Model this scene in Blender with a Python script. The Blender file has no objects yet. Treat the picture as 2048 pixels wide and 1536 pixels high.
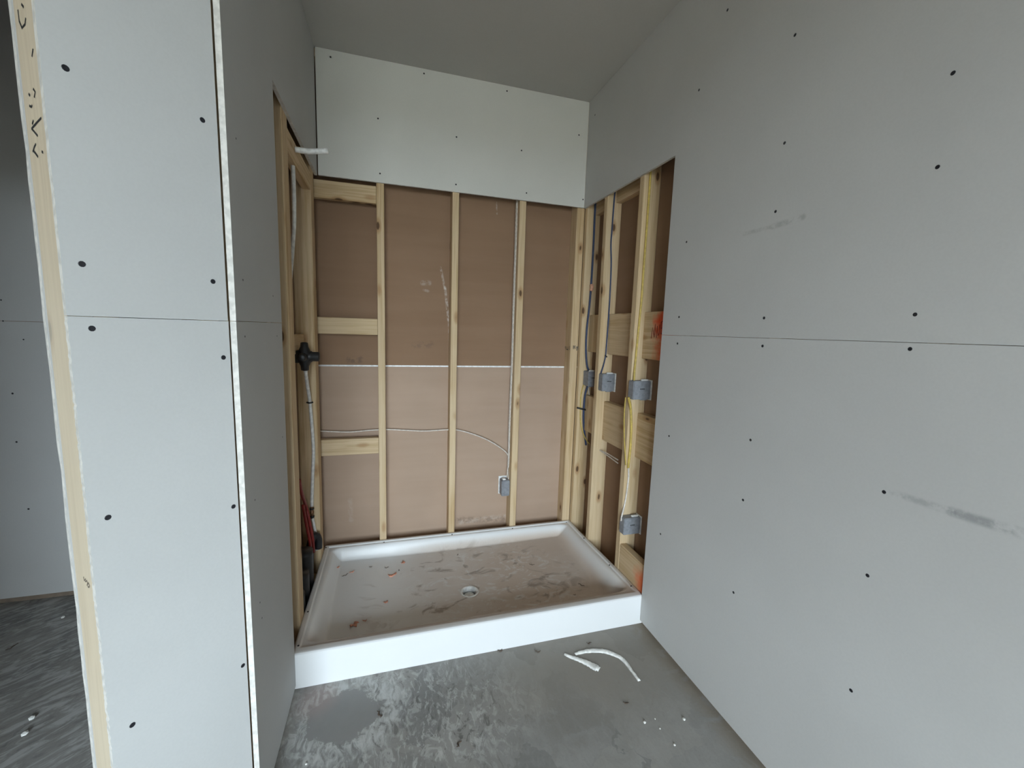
import bpy, bmesh, math, random
from mathutils import Vector, Matrix, noise
random.seed(7)
S = bpy.context.scene
COL = S.collection

# ---------------------------------------------------------------- camera
F_PX = 833.17
CAM = Vector((0.350, -2.4433, 1.3806))
YAW, PITCH, ROLL = 0.2877, 0.1279, 0.0316
_f = Vector((math.sin(YAW)*math.cos(PITCH), math.cos(YAW)*math.cos(PITCH), -math.sin(PITCH)))
_r0 = Vector((math.cos(YAW), -math.sin(YAW), 0)); _u0 = _r0.cross(_f)
RT = math.cos(ROLL)*_r0 + math.sin(ROLL)*_u0
UP = -math.sin(ROLL)*_r0 + math.cos(ROLL)*_u0
FW = _f
cam_d = bpy.data.cameras.new('camera'); cam = bpy.data.objects.new('camera', cam_d); COL.objects.link(cam)
cam_d.sensor_width = 36; cam_d.lens = 36*F_PX/2048; cam_d.clip_start = 0.01; cam_d.clip_end = 100
cam.matrix_world = Matrix((( RT.x, UP.x, -FW.x, CAM.x), (RT.y, UP.y, -FW.y, CAM.y), (RT.z, UP.z, -FW.z, CAM.z), (0,0,0,1)))
S.camera = cam
def ray(x, y): return FW + RT*((x-1024)/F_PX) - UP*((y-768)/F_PX)
def atX(x, y, v): d = ray(x, y); return CAM + d*((v-CAM.x)/d.x)      # photo pixel to a point on the plane X = v
def atY(x, y, v): d = ray(x, y); return CAM + d*((v-CAM.y)/d.y)
def atZ(x, y, v): d = ray(x, y); return CAM + d*((v-CAM.z)/d.z)
def atP(x, y, P, n): d = ray(x, y); return CAM + d*((P-CAM).dot(n)/d.dot(n))

# ---------------------------------------------------------------- world, light, exposure
w = bpy.data.worlds.new('overcast_sky'); S.world = w; w.use_nodes = True
w.node_tree.nodes['Background'].inputs[0].default_value = (0.77, 0.905, 1.0, 1)
w.node_tree.nodes['Background'].inputs[1].default_value = 33.5
WIN = dict(x0=-1.25, x1=0.75, z0=0.40, z1=2.30, y=-5.6)
ld = bpy.data.lights.new('window_daylight', 'AREA'); ld.shape = 'RECTANGLE'     # portal: guides the sky's light through the window
ld.size = WIN['x1']-WIN['x0']; ld.size_y = WIN['z1']-WIN['z0']; ld.cycles.is_portal = True
lo = bpy.data.objects.new('window_daylight', ld); COL.objects.link(lo)
lo.location = ((WIN['x0']+WIN['x1'])/2, WIN['y']+0.004, (WIN['z0']+WIN['z1'])/2)
lo.rotation_euler = (math.radians(90), 0, 0)
S.view_settings.view_transform = 'Standard'; S.view_settings.look = 'None'
S.view_settings.exposure = 0.0; S.view_settings.gamma = 1; S.view_settings.use_curve_mapping = False

# ---------------------------------------------------------------- constants (metres)
W = 1.4986          # clear width between the side walls
ZC = 2.7386         # ceiling
T = 0.0127          # drywall
ST = 0.0889         # stud depth
ZJ = 1.3813         # horizontal sheet joint
YO = -0.8560        # where the side wall sheets stop (front of the pan)
ZO = 2.138          # underside of the sheets above the shower
PANZ = 0.1437
YREAR = -5.6
XL = -1.9           # far left wall of the side room
A45 = math.radians(44.0)

# ---------------------------------------------------------------- materials
def new_mat(name):
    m = bpy.data.materials.new(name); m.use_nodes = True
    nt = m.node_tree; b = nt.nodes['Principled BSDF']
    return m, nt, b
class N:
    def __init__(s, nt): s.nt = nt
    def n(s, t, **kw):
        x = s.nt.nodes.new(t)
        for k, v in kw.items(): setattr(x, k, v)
        return x
    def put(s, sock, v):
        if hasattr(v, 'is_output') or isinstance(v, bpy.types.NodeSocket): s.nt.links.new(v, sock)
        else: sock.default_value = v
    def math(s, op, a, b=0.0, c=None, clamp=False):
        x = s.n('ShaderNodeMath', operation=op, use_clamp=clamp)
        s.put(x.inputs[0], a); s.put(x.inputs[1], b)
        if c is not None: s.put(x.inputs[2], c)
        return x.outputs[0]
    def vmath(s, op, a, b=(0,0,0)):
        x = s.n('ShaderNodeVectorMath', operation=op); s.put(x.inputs[0], a)
        if op == 'SCALE': s.put(x.inputs[3], b)
        else: s.put(x.inputs[1], b)
        return x.outputs[1] if op in ('LENGTH','DISTANCE','DOT_PRODUCT') else x.outputs[0]
    def noise(s, vec, scale, detail=3, rough=0.5, dist=0.0):
        x = s.n('ShaderNodeTexNoise'); s.put(x.inputs['Vector'], vec); x.inputs['Scale'].default_value = scale
        x.inputs['Detail'].default_value = detail; x.inputs['Roughness'].default_value = rough; x.inputs['Distortion'].default_value = dist
        return x.outputs[0]
    def voro(s, vec, scale, rand=1.0):
        x = s.n('ShaderNodeTexVoronoi'); s.put(x.inputs['Vector'], vec); x.inputs['Scale'].default_value = scale
        x.inputs['Randomness'].default_value = rand; return x.outputs[0]
    def ramp(s, v, lo, hi, a=0.0, b=1.0):
        x = s.n('ShaderNodeMapRange', interpolation_type='SMOOTHSTEP'); s.put(x.inputs[0], v)
        s.put(x.inputs[1], lo); s.put(x.inputs[2], hi); s.put(x.inputs[3], a); s.put(x.inputs[4], b); return x.outputs[0]
    def mix(s, fac, a, b):
        x = s.n('ShaderNodeMix', data_type='RGBA'); s.put(x.inputs[0], fac)
        s.put(x.inputs[6], a if not isinstance(a, tuple) else (*a[:3], 1)); s.put(x.inputs[7], b if not isinstance(b, tuple) else (*b[:3], 1))
        return x.outputs[2]
    def obj(s): return s.n('ShaderNodeTexCoord').outputs['Object']
    def pos(s): return s.n('ShaderNodeNewGeometry').outputs['Position']
    def sep(s, v):
        x = s.n('ShaderNodeSeparateXYZ'); s.put(x.inputs[0], v); return x.outputs
    def comb(s, a, b, c):
        x = s.n('ShaderNodeCombineXYZ'); s.put(x.inputs[0], a); s.put(x.inputs[1], b); s.put(x.inputs[2], c); return x.outputs[0]
    def scale(s, v, k): return s.vmath('MULTIPLY', v, k)
    def bump(s, h, strength, dist=0.01):
        x = s.n('ShaderNodeBump'); x.inputs['Strength'].default_value = strength; x.inputs['Distance'].default_value = dist
        s.put(x.inputs['Height'], h); return x.outputs[0]
    def segment(s, P, a, b, width):       # soft mask around a line segment in space
        a = Vector(a); b = Vector(b); d = b-a; L = d.length; d.normalize()
        rel = s.vmath('SUBTRACT', P, tuple(a)); t = s.vmath('DOT_PRODUCT', rel, tuple(d))
        t = s.math('MINIMUM', s.math('MAXIMUM', t, 0.0), L)
        near = s.vmath('SCALE', tuple(d), t); dd = s.vmath('LENGTH', s.vmath('SUBTRACT', rel, near))
        return s.ramp(dd, width*0.25, width, 1.0, 0.0)

def plain(name, col, rough=0.6, metal=0.0, var=0.12, scale=60, coat=0.0):
    m, nt, b = new_mat(name); k = N(nt)
    v = k.noise(k.obj(), scale, 3)
    c = k.mix(k.ramp(v, 0.35, 0.65), tuple(x*(1-var) for x in col), tuple(min(1, x*(1+var)) for x in col))
    k.put(b.inputs['Base Color'], c); b.inputs['Roughness'].default_value = rough; b.inputs['Metallic'].default_value = metal
    b.inputs['Coat Weight'].default_value = coat
    return m

def make_drywall(name, col, marks=()):
    m, nt, b = new_mat(name); k = N(nt); P = k.pos()
    big = k.noise(P, 1.6, 4, 0.55); fine = k.noise(P, 170, 2)
    c = k.mix(k.ramp(big, 0.3, 0.7), tuple(x*0.965 for x in col), tuple(x*1.03 for x in col))
    c = k.mix(k.ramp(fine, 0.3, 0.75, 0.0, 0.10), c, tuple(x*0.75 for x in col))
    for a, e, wd, amt, colr in marks:
        g = k.math('MULTIPLY', k.segment(P, a, e, wd), k.ramp(k.noise(P, 26, 4, 0.7), 0.36, 0.62))
        c = k.mix(k.math('MULTIPLY', g, amt), c, colr)
    k.put(b.inputs['Base Color'], c); b.inputs['Roughness'].default_value = 0.85
    b.inputs['Specular IOR Level'].default_value = 0.25
    k.put(b.inputs['Normal'], k.bump(fine, 0.06, 0.002))
    return m
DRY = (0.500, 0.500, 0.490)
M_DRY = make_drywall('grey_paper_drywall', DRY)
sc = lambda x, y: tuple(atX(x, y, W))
M_DRY_B = make_drywall('brightened_grey_drywall', (0.69, 0.68, 0.635))  # same drywall, colour lightened to stand in for light above the shower
M_DRY_R = make_drywall('scuffed_grey_drywall', (0.535,0.53,0.515), [
    (sc(1488,468), sc(1548,452), 0.010, 0.42, (0.30,0.30,0.29)), (sc(1545,453), sc(1606,434), 0.013, 0.5, (0.28,0.28,0.27)),
    (sc(1785,985), sc(1905,1024), 0.012, 0.5, (0.27,0.27,0.27)), (sc(1905,1024), sc(2060,1072), 0.015, 0.7, (0.25,0.25,0.25))])
M_CEIL = make_drywall('ceiling_drywall', (0.50, 0.485, 0.455))
M_EDGE = plain('cut_gypsum_edge', (0.62, 0.60, 0.56), 0.9)

def make_kraft(name, A, B):
    m, nt, b = new_mat(name); k = N(nt); P = k.pos()
    s = k.sep(P)
    band = k.noise(k.comb(k.math('MULTIPLY', s[0], 0.6), k.math('MULTIPLY', s[1], 0.6), k.math('MULTIPLY', s[2], 7.0)), 1.6, 5, 0.55)
    blot = k.noise(P, 2.6, 4)
    c = k.mix(k.ramp(band, 0.2, 0.8), A, B)
    c = k.mix(k.ramp(blot, 0.4, 0.75, 0, 0.5), c, tuple(x*1.08 for x in B))
    bk = lambda x, y: tuple(atY(x, y, 0.1016))
    for a, e, wd, amt in [(bk(881,535), bk(890,578), 0.010, .4), (bk(890,575), bk(897,640), 0.011, .6), (bk(897,640), bk(899,690), .008, .4),
                          (bk(845,566), bk(858,566), 0.02, .35), (bk(848,580), bk(856,582), .012, .35), (bk(993,405), bk(994,428), .006, .5),
                          (bk(920,1045), bk(1015,1030), .022, .25), (bk(700,1000), bk(702,1040), .02, .15)]:
        g = k.math('MULTIPLY', k.segment(P, a, e, wd), k.ramp(k.noise(P, 40, 3, .6), 0.35, 0.6))
        c = k.mix(k.math('MULTIPLY', g, amt), c, (0.66, 0.60, 0.54))
    for a, e, wd, amt in [(bk(700,720), bk(722,719), .03, .55), (bk(830,690), bk(862,689), .03, .3), (bk(918,1040), bk(1016,1038), .03, .4)]:
        g = k.math('MULTIPLY', k.segment(P, a, e, wd), k.ramp(k.noise(P, 45, 3, .6), 0.4, 0.6))
        c = k.mix(k.math('MULTIPLY', g, amt), c, (0.13, 0.09, 0.07))
    k.put(b.inputs['Base Color'], c); b.inputs['Roughness'].default_value = 0.8; b.inputs['Specular IOR Level'].default_value = 0.3
    return m
M_KRAFT = make_kraft('brown_kraft_backing', (0.255,0.155,0.092), (0.295,0.185,0.115))
M_KRAFT2 = make_kraft('pale_kraft_backing', (0.395,0.280,0.203), (0.435,0.315,0.235))
M_SHEATH = plain('brown_sheathing', (0.25, 0.170, 0.11), 0.85, scale=3)
M_GROUND = plain('sandy_ground', (0.22, 0.195, 0.155), 0.9, scale=1.5)
M_WHITE_SEAM = plain('white_gypsum_seam', (0.90, 0.90, 0.90), 0.9)

def make_wood(name, paint=(), pale=0.0):
    m, nt, b = new_mat(name); k = N(nt)
    rnd = k.n('ShaderNodeObjectInfo').outputs['Random']
    off = k.comb(k.math('MULTIPLY', rnd, 37.0), k.math('MULTIPLY', rnd, 91.0), k.math('MULTIPLY', rnd, 53.0))
    P = k.vmath('ADD', k.obj(), off)
    warp = k.noise(k.scale(P, (3, 3, 0.9)), 3.0, 2)
    Pw = k.vmath('ADD', P, k.comb(k.math('MULTIPLY', warp, 0.03), k.math('MULTIPLY', warp, 0.02), 0.0))
    rings = k.noise(k.scale(Pw, (70, 70, 1.6)), 1.0, 3, 0.6)
    fibre = k.noise(k.scale(P, (320, 320, 5)), 1.0, 2)
    tone = k.noise(k.scale(P, (2, 2, 1.2)), 1.6, 3)
    c = k.mix(k.ramp(rings, 0.36, 0.66), (0.66,0.500,0.310), (0.50,0.340,0.175))
    c = k.mix(k.ramp(tone, 0.35, 0.7, 0, .55), c, (0.67,0.53,0.36))
    c = k.mix(k.ramp(fibre, 0.45, 0.8, 0, .22), c, (0.34,0.22,0.11))
    c = k.mix(k.math('MULTIPLY', rnd, 0.30), c, (0.56,0.425,0.25))
    kv = k.voro(k.scale(P, (11, 11, 4.6)), 1.0)
    kn = k.noise(k.scale(P, (60, 60, 20)), 1.0, 2)
    kd = k.math('ADD', kv, k.math('MULTIPLY', k.math('SUBTRACT', kn, 0.5), 0.06))
    c = k.mix(k.ramp(kd, 0.12, 0.25, 0.6, 0.0), c, (0.37,0.20,0.085))
    c = k.mix(k.ramp(kd, 0.07, 0.12, 0.9, 0.0), c, (0.085,0.042,0.020))
    if pale: c = k.mix(pale, c, (0.60,0.545,0.44))
    if paint:
        W_ = k.pos()
        for cen, rad, soft, colr in paint:
            dd = k.vmath('LENGTH', k.vmath('SUBTRACT', W_, cen))
            dd = k.math('ADD', dd, k.math('MULTIPLY', k.math('SUBTRACT', k.noise(W_, 22, 4, .65), 0.5), rad*0.9))
            c = k.mix(k.ramp(dd, rad-soft, rad, 0.93, 0.0), c, colr)
    k.put(b.inputs['Base Color'], c); b.inputs['Roughness'].default_value = 0.72; b.inputs['Specular IOR Level'].default_value = 0.3
    k.put(b.inputs['Normal'], k.bump(rings, 0.12, 0.003))
    return m
M_WOOD = make_wood('pine_lumber')
M_WOOD_PALE = make_wood('pale_weathered_pine', pale=0.62)
XB = W + 0.0636                                     # face of the set-back blocking
M_WOOD_P1 = make_wood('pine_with_red_spray', [(tuple(atX(1332, 655, XB)), 0.125, 0.085, (0.80,0.085,0.02)), (tuple(atX(1328, 712, XB)), 0.105, 0.09, (0.80,0.11,0.03))])
M_WOOD_P2 = make_wood('pine_with_orange_spray', [(tuple(atX(1287, 1172, W+T)), 0.11, 0.10, (0.80,0.17,0.06))])

def make_concrete():
    m, nt, b = new_mat('troweled_concrete'); k = N(nt); P = k.pos(); s = k.sep(P)
    big = k.noise(P, 1.7, 5, 0.6); mid = k.noise(P, 9, 5, 0.65, 1.2); fine = k.noise(P, 120, 3)
    c = k.mix(k.ramp(big, 0.3, 0.7), (0.215,0.208,0.195), (0.285,0.277,0.262))
    c = k.mix(k.ramp(mid, 0.42, 0.62, 0, .45), c, (0.34,0.332,0.318))
    c = k.mix(k.ramp(fine, 0.5, 0.8, 0, .25), c, (0.15,0.15,0.145))
    # trowel patches with crisp uneven edges
    wv = k.vmath('ADD', P, k.comb(k.math('MULTIPLY', k.noise(P, 5, 4, .6), .35), k.math('MULTIPLY', k.noise(k.vmath('ADD', P, (7, 3, 0)), 5, 4, .6), .35), 0.0))
    vc = k.n('ShaderNodeTexVoronoi'); k.put(vc.inputs['Vector'], k.scale(wv, (5.0, 3.2, 0))); vc.inputs['Scale'].default_value = 1.0
    cell = k.sep(vc.outputs[1])[0]
    c = k.mix(k.ramp(cell, .55, .60, 0, .30), c, (0.36,0.345,0.315)); c = k.mix(k.ramp(cell, .30, .25, 0, .38), c, (0.155,0.155,0.150))
    # plaster smears dragged over the slab
    sm = k.noise(k.scale(P, (15, 8, 1)), 1.0, 6, 0.66, 2.0)
    sm2 = k.noise(k.scale(k.vmath('ADD', P, (5, 2, 0)), (34, 16, 1)), 1.0, 5, 0.62, 1.2)
    an = k.math('MULTIPLY', k.math('SUBTRACT', k.noise(P, 4, 4, .6), .5), 0.55)
    area = k.ramp(k.math('ADD', k.vmath('LENGTH', k.scale(k.vmath('SUBTRACT', P, tuple(atZ(830,1440,0))), (1.0, 1.5, 0))), an), 0.20, 0.50, 1.0, 0.10)
    c = k.mix(k.math('MULTIPLY', k.ramp(sm, 0.50, 0.59), k.math('MULTIPLY', area, .60)), c, (0.47,0.465,0.445))
    c = k.mix(k.math('MULTIPLY', k.ramp(sm2, 0.56, 0.62), k.math('MULTIPLY', area, .55)), c, (0.54,0.535,0.515))
    c = k.mix(k.math('MULTIPLY', k.ramp(sm2, 0.43, 0.36), k.math('MULTIPLY', area, .75)), c, (0.125,0.122,0.113))
    # tan dust by the right of the pan
    dust = k.ramp(k.vmath('LENGTH', k.scale(k.vmath('SUBTRACT', P, tuple(atZ(1190,1300,0))), (0.8, 1.4, 0))), 0.12, 0.62, 0.75, 0.0)
    c = k.mix(k.math('MULTIPLY', dust, k.ramp(big, .25, .6, .45, 1.0)), c, (0.27,0.243,0.206))
    dust2 = k.math('MULTIPLY', k.ramp(k.math('ABSOLUTE', k.math('SUBTRACT', s[0], W)), .0, .10, .6, 0.0), k.ramp(mid, .35, .55))
    c = k.mix(dust2, c, (0.20,0.165,0.12))
    # smooth clean patch with a ragged bright rim
    q = k.scale(k.vmath('SUBTRACT', P, tuple(atZ(688,1432,0))), (1.0, 1.25, 0))
    r_ = k.math('ADD', k.vmath('LENGTH', q), k.math('MULTIPLY', k.math('SUBTRACT', k.noise(P, 17, 6, .7), .5), 0.16))
    rim = k.math('MULTIPLY', k.math('MULTIPLY', k.ramp(r_, 0.12, 0.135), k.ramp(r_, 0.155, 0.27, 1.0, 0.0)), k.ramp(sm2, .42, .58, .2, 1.0))
    c = k.mix(k.math('MULTIPLY', rim, .7), c, (0.56,0.57,0.56))
    c = k.mix(k.ramp(r_, 0.118, 0.134, 1.0, 0.0), c, k.mix(k.ramp(mid, .3, .7), (0.25,0.246,0.238), (0.275,0.27,0.262)))
    pk = k.ramp(k.vmath('LENGTH', k.vmath('SUBTRACT', P, tuple(atZ(632,1400,0)))), 0.02, 0.11, .35, 0.0)
    c = k.mix(pk, c, (0.42,0.28,0.25))
    # side room: long diagonal trowel strokes, pale ones strengthened in place of light
    side = k.ramp(s[0], -0.35, -0.25, 1.0, 0.0)
    st = k.noise(k.vmath('MULTIPLY', k.comb(k.math('ADD', s[0], k.math('MULTIPLY', s[1], .8)), k.math('SUBTRACT', s[1], k.math('MULTIPLY', s[0], .8)), 0.0), (8, 30, 1)), 1.0, 5, .65, 1.0)
    c = k.mix(k.math('MULTIPLY', side, k.ramp(st, .46, .62, 0, .75)), c, (0.52,0.52,0.51))
    c = k.mix(k.math('MULTIPLY', side, k.ramp(st, .42, .32, 0, .6)), c, (0.17,0.17,0.17))
    k.put(b.inputs['Base Color'], c)
    k.put(b.inputs['Roughness'], k.ramp(mid, .3, .7, .48, .75)); b.inputs['Specular IOR Level'].default_value = 0.35
    k.put(b.inputs['Normal'], k.bump(k.math('ADD', sm, k.math('MULTIPLY', fine, .3)), 0.10, 0.006))
    return m
M_CONC = make_concrete()

def make_pan_mat():
    m, nt, b = new_mat('dusty_white_acrylic'); k = N(nt); P = k.pos(); s = k.sep(P)
    floor_ = k.ramp(s[2], 0.058, 0.110, 1.0, 0.0)
    ins = k.math('MULTIPLY', k.ramp(s[1], -0.835, -0.80), k.ramp(s[2], 0.02, 0.03))
    n1 = k.noise(P, 2.6, 4, .6); n2 = k.noise(k.scale(P, (6, 8, 1)), 1.0, 4, .55, 1.5); n3 = k.noise(P, 260, 2)
    n4 = k.noise(k.scale(k.vmath('ADD', P, (3.1, 1.7, 0)), (8, 13, 1)), 1.0, 4, .6, 2.6)
    right = k.ramp(k.math('ADD', s[0], k.math('MULTIPLY', k.math('SUBTRACT', n1, .5), 0.5)), 0.15, 1.0, 0.0, 1.0)
    dust = k.math('MULTIPLY', k.math('MULTIPLY', floor_, ins), k.math('MULTIPLY', right, k.ramp(n1, .2, .62, .65, 1.0)))
    c = k.mix(k.math('MULTIPLY', dust, 0.85), (0.755,0.76,0.76), (0.60,0.495,0.41))
    # prints and scuffs: pale wipes and darker smudges round the drain
    mid = k.ramp(k.vmath('LENGTH', k.scale(k.vmath('SUBTRACT', P, (0.80, -0.46, 0.045)), (0.72, 1.0, 0))), .25, .52, 1.0, 0.0)
    mid = k.math('MULTIPLY', mid, k.math('MULTIPLY', floor_, ins))
    c = k.mix(k.math('MULTIPLY', k.ramp(n4, .52, .66, 0, .8), mid), c, (0.74,0.73,0.71))
    c = k.mix(k.math('MULTIPLY', k.ramp(n2, .46, .34, 0, .75), mid), c, (0.30,0.245,0.205))
    fr = k.math('MULTIPLY', k.math('MULTIPLY', k.ramp(s[1], -0.69, -0.775), ins), k.ramp(s[0], 0.0, .35, .45, 1.0))
    c = k.mix(k.math('MULTIPLY', fr, k.ramp(n1, .25, .6, .55, .95)), c, (0.36,0.275,0.21))
    thr = k.math('MULTIPLY', k.ramp(s[1], -0.846, -0.835), k.ramp(s[2], 0.135, 0.142))
    c = k.mix(k.math('MULTIPLY', thr, k.ramp(n1, .2, .7, .2, .5)), c, (0.50,0.44,0.40))
    c = k.mix(k.math('MULTIPLY', k.ramp(n3, .62, .72, 0, .35), dust), c, (0.30,0.25,0.21))
    k.put(b.inputs['Base Color'], c)
    k.put(b.inputs['Roughness'], k.ramp(dust, 0.05, 0.6, 0.34, 0.75)); b.inputs['Specular IOR Level'].default_value = 0.45
    return m
M_PAN = make_pan_mat()
M_OLDWOOD = plain('dirty_plate_wood', (0.20, 0.155, 0.115), 0.85, scale=25)
M_WHITE = plain('white_plastic', (0.78, 0.78, 0.76), 0.35)
M_PEXW = plain('white_pipe', (0.72, 0.70, 0.66), 0.4)
M_PEXR = plain('red_pipe', (0.24, 0.020, 0.016), 0.4)
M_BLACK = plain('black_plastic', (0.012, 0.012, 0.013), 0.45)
M_BRASS = plain('dull_brass', (0.24, 0.13, 0.07), 0.4, 0.7)
M_SCREW = plain('black_screw', (0.010, 0.010, 0.014), 0.5)
M_BLUE = plain('blue_cable', (0.030, 0.048, 0.110), 0.5)
M_YEL = plain('yellow_cable', (0.52, 0.375, 0.085), 0.5)
M_WIRE = plain('white_cable', (0.66, 0.60, 0.53), 0.5)
M_BOX = plain('grey_box_plastic', (0.235, 0.245, 0.265), 0.55)
M_PINK = plain('pinkish_foam', (0.66, 0.36, 0.24), 0.9)
M_ORANGE = plain('orange_shaving', (0.72, 0.33, 0.22), 0.6)
M_BROWNBIT = plain('brown_splinter', (0.10, 0.07, 0.05), 0.8)
M_TAPE = plain('white_tape', (0.80, 0.79, 0.75), 0.6)
M_CRUMB = plain('plaster_crumb', (0.80, 0.79, 0.75), 0.9)
M_INK = plain('black_ink', (0.03, 0.03, 0.03), 0.8)
M_REDINK = plain('dark_red_ink', (0.20, 0.012, 0.010), 0.7)
M_STAMP = plain('faded_stamp_ink', (0.16, 0.13, 0.10), 0.8)
def make_glass():
    m, nt, b = new_mat('window_glass'); k = N(nt); out = nt.nodes['Material Output']
    t = k.n('ShaderNodeBsdfTransparent'); g = k.n('ShaderNodeBsdfGlossy'); g.inputs['Roughness'].default_value = 0.02
    mx = k.n('ShaderNodeMixShader'); mx.inputs[0].default_value = 0.06
    nt.links.new(t.outputs[0], mx.inputs[1]); nt.links.new(g.outputs[0], mx.inputs[2]); nt.links.new(mx.outputs[0], out.inputs['Surface'])
    return m
M_GLASS = make_glass()

# ---------------------------------------------------------------- helpers
def tag(o, label=None, cat=None, group=None, kind=None):
    for a, v in (('label', label), ('category', cat), ('group', group), ('kind', kind)):
        if v: o[a] = v
    return o
def link(name, me, parent=None, mat=None, mw=None):
    o = bpy.data.objects.new(name, me); COL.objects.link(o)
    if mat is not None and me is not None and not me.materials: me.materials.append(mat)
    o.parent = parent
    if mw is not None: o.matrix_local = mw
    return o
def from_bm(name, bm, mat, parent=None, mw=None, smooth=False):
    bmesh.ops.recalc_face_normals(bm, faces=bm.faces)
    me = bpy.data.meshes.new(name); bm.to_mesh(me); bm.free()
    if smooth:
        for p in me.polygons: p.use_smooth = True
    return link(name, me, parent, mat, mw)
def empty(name, loc=(0,0,0)):
    o = bpy.data.objects.new(name, None); o.location = loc; COL.objects.link(o); o.empty_display_size = 0.1; return o
def frame(origin, xaxis, yaxis):
    x = Vector(xaxis).normalized(); y = Vector(yaxis).normalized(); z = x.cross(y); o = Vector(origin)
    return Matrix(((x.x,y.x,z.x,o.x),(x.y,y.y,z.y,o.y),(x.z,y.z,z.z,o.z),(0,0,0,1)))
FR_BACK = frame((0,0,0), (1,0,0), (0,1,0))          # u = X        depth = +Y
FR_RIGHT = frame((W,0,0), (0,-1,0), (1,0,0))        # u = -Y       depth = +X
FR_LEFT = frame((0,0,0), (0,1,0), (-1,0,0))         # u = Y        depth = -X
FR_REAR = frame((0,YREAR,0), (-1,0,0), (0,-1,0))    # u = -X       depth = -Y
KC = Vector((-0.0150, -1.3035, 0))
X45 = Vector((math.sin(A45), math.cos(A45), 0)); D45 = Vector((-math.cos(A45), math.sin(A45), 0))
FR_45 = frame(KC, X45, D45)
N45 = -D45
def board(parent, u, t, v, fr=FR_BACK, mat=None, name='stud', bevel=0.0025):
    """a squared timber: u, t (depth) and v (height) ranges in a wall's frame; grain along its longest side"""
    d = [u[1]-u[0], t[1]-t[0], v[1]-v[0]]; c = Vector(((u[0]+u[1])/2, (t[0]+t[1])/2, (v[0]+v[1])/2))
    L = d.index(max(d)); perm = [((1,2,0)), ((2,0,1)), ((0,1,2))][L]    # local x,y,z -> frame axes
    rot = Matrix([[1.0 if perm[j] == i else 0.0 for j in range(3)] for i in range(3)]).to_4x4()
    bm = bmesh.new(); bmesh.ops.create_cube(bm, size=1)
    bmesh.ops.scale(bm, vec=(d[perm[0]], d[perm[1]], d[perm[2]]), verts=bm.verts)
    if bevel: bmesh.ops.bevel(bm, geom=bm.edges[:], offset=bevel, segments=1, affect='EDGES')
    return from_bm(name, bm, mat or M_WOOD, parent, fr @ Matrix.Translation(c) @ rot)
def sheet(parent, poly, fr, t0=0.0, t1=T, mat=None, name='drywall_sheet', edge=True):
    """flat board of outline poly (u, v) in a wall's frame, with pale cut edges"""
    bm = bmesh.new()
    a = [bm.verts.new((u, t0, v)) for u, v in poly]; b = [bm.verts.new((u, t1, v)) for u, v in poly]
    bm.faces.new(a); bm.faces.new(b[::-1]); n = len(poly); ed = []
    for i in range(n): ed.append(bm.faces.new((a[i], a[(i+1) % n], b[(i+1) % n], b[i])))
    for f in ed: f.material_index = 1 if edge else 0
    o = from_bm(name, bm, mat or M_DRY, parent, fr); o.data.materials.append(M_EDGE); return o
def rect(u0, u1, v0, v1): return [(u0,v0),(u1,v0),(u1,v1),(u0,v1)]
def ragged(u, v0, v1, amp, step=0.012, seed=0):
    rr = random.Random(seed); n = int(abs(v1-v0)/step); return [(u + rr.uniform(-amp, amp) + (rr.random() < .12)*rr.uniform(0, amp*2), v0+(v1-v0)*i/n) for i in range(n+1)]
def _screw_mesh():
    bm = bmesh.new(); prof = [(0.0055, 0.0), (0.0046, 0.0006), (0.0016, 0.0003)]; n = 10; rings = []
    for r, z in prof: rings.append([bm.verts.new((r*math.cos(2*math.pi*i/n), -z, r*math.sin(2*math.pi*i/n))) for i in range(n)])
    for a, b in zip(rings, rings[1:]):
        for i in range(n): bm.faces.new((a[i], a[(i+1) % n], b[(i+1) % n], b[i]))
    bm.faces.new(rings[-1]); bmesh.ops.recalc_face_normals(bm, faces=bm.faces)
    me = bpy.data.meshes.new('screw'); bm.to_mesh(me); bm.free(); me.materials.append(M_SCREW); return me
SCREW = _screw_mesh()
def screw(sheet_o, p, k=1.0):
    loc = sheet_o.matrix_basis.inverted() @ Vector(p)
    o = link('screw', SCREW, sheet_o, None, Matrix.Translation((loc.x, 0.0, loc.z)) @ Matrix.Scale(k, 4)); return o
def smooth_path(pts, sub=6):
    pts = [Vector(p) for p in pts]
    if len(pts) < 3: return pts
    out = []; e = [pts[0]*2-pts[1]] + pts + [pts[-1]*2-pts[-2]]
    for i in range(1, len(e)-2):
        p0, p1, p2, p3 = e[i-1:i+3]
        for j in range(sub):
            t = j/sub; out.append(0.5*((2*p1)+(p2-p0)*t+(2*p0-5*p1+4*p2-p3)*t*t+(3*p1-p0-3*p2+p3)*t**3))
    out.append(pts[-1]); return out
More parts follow.
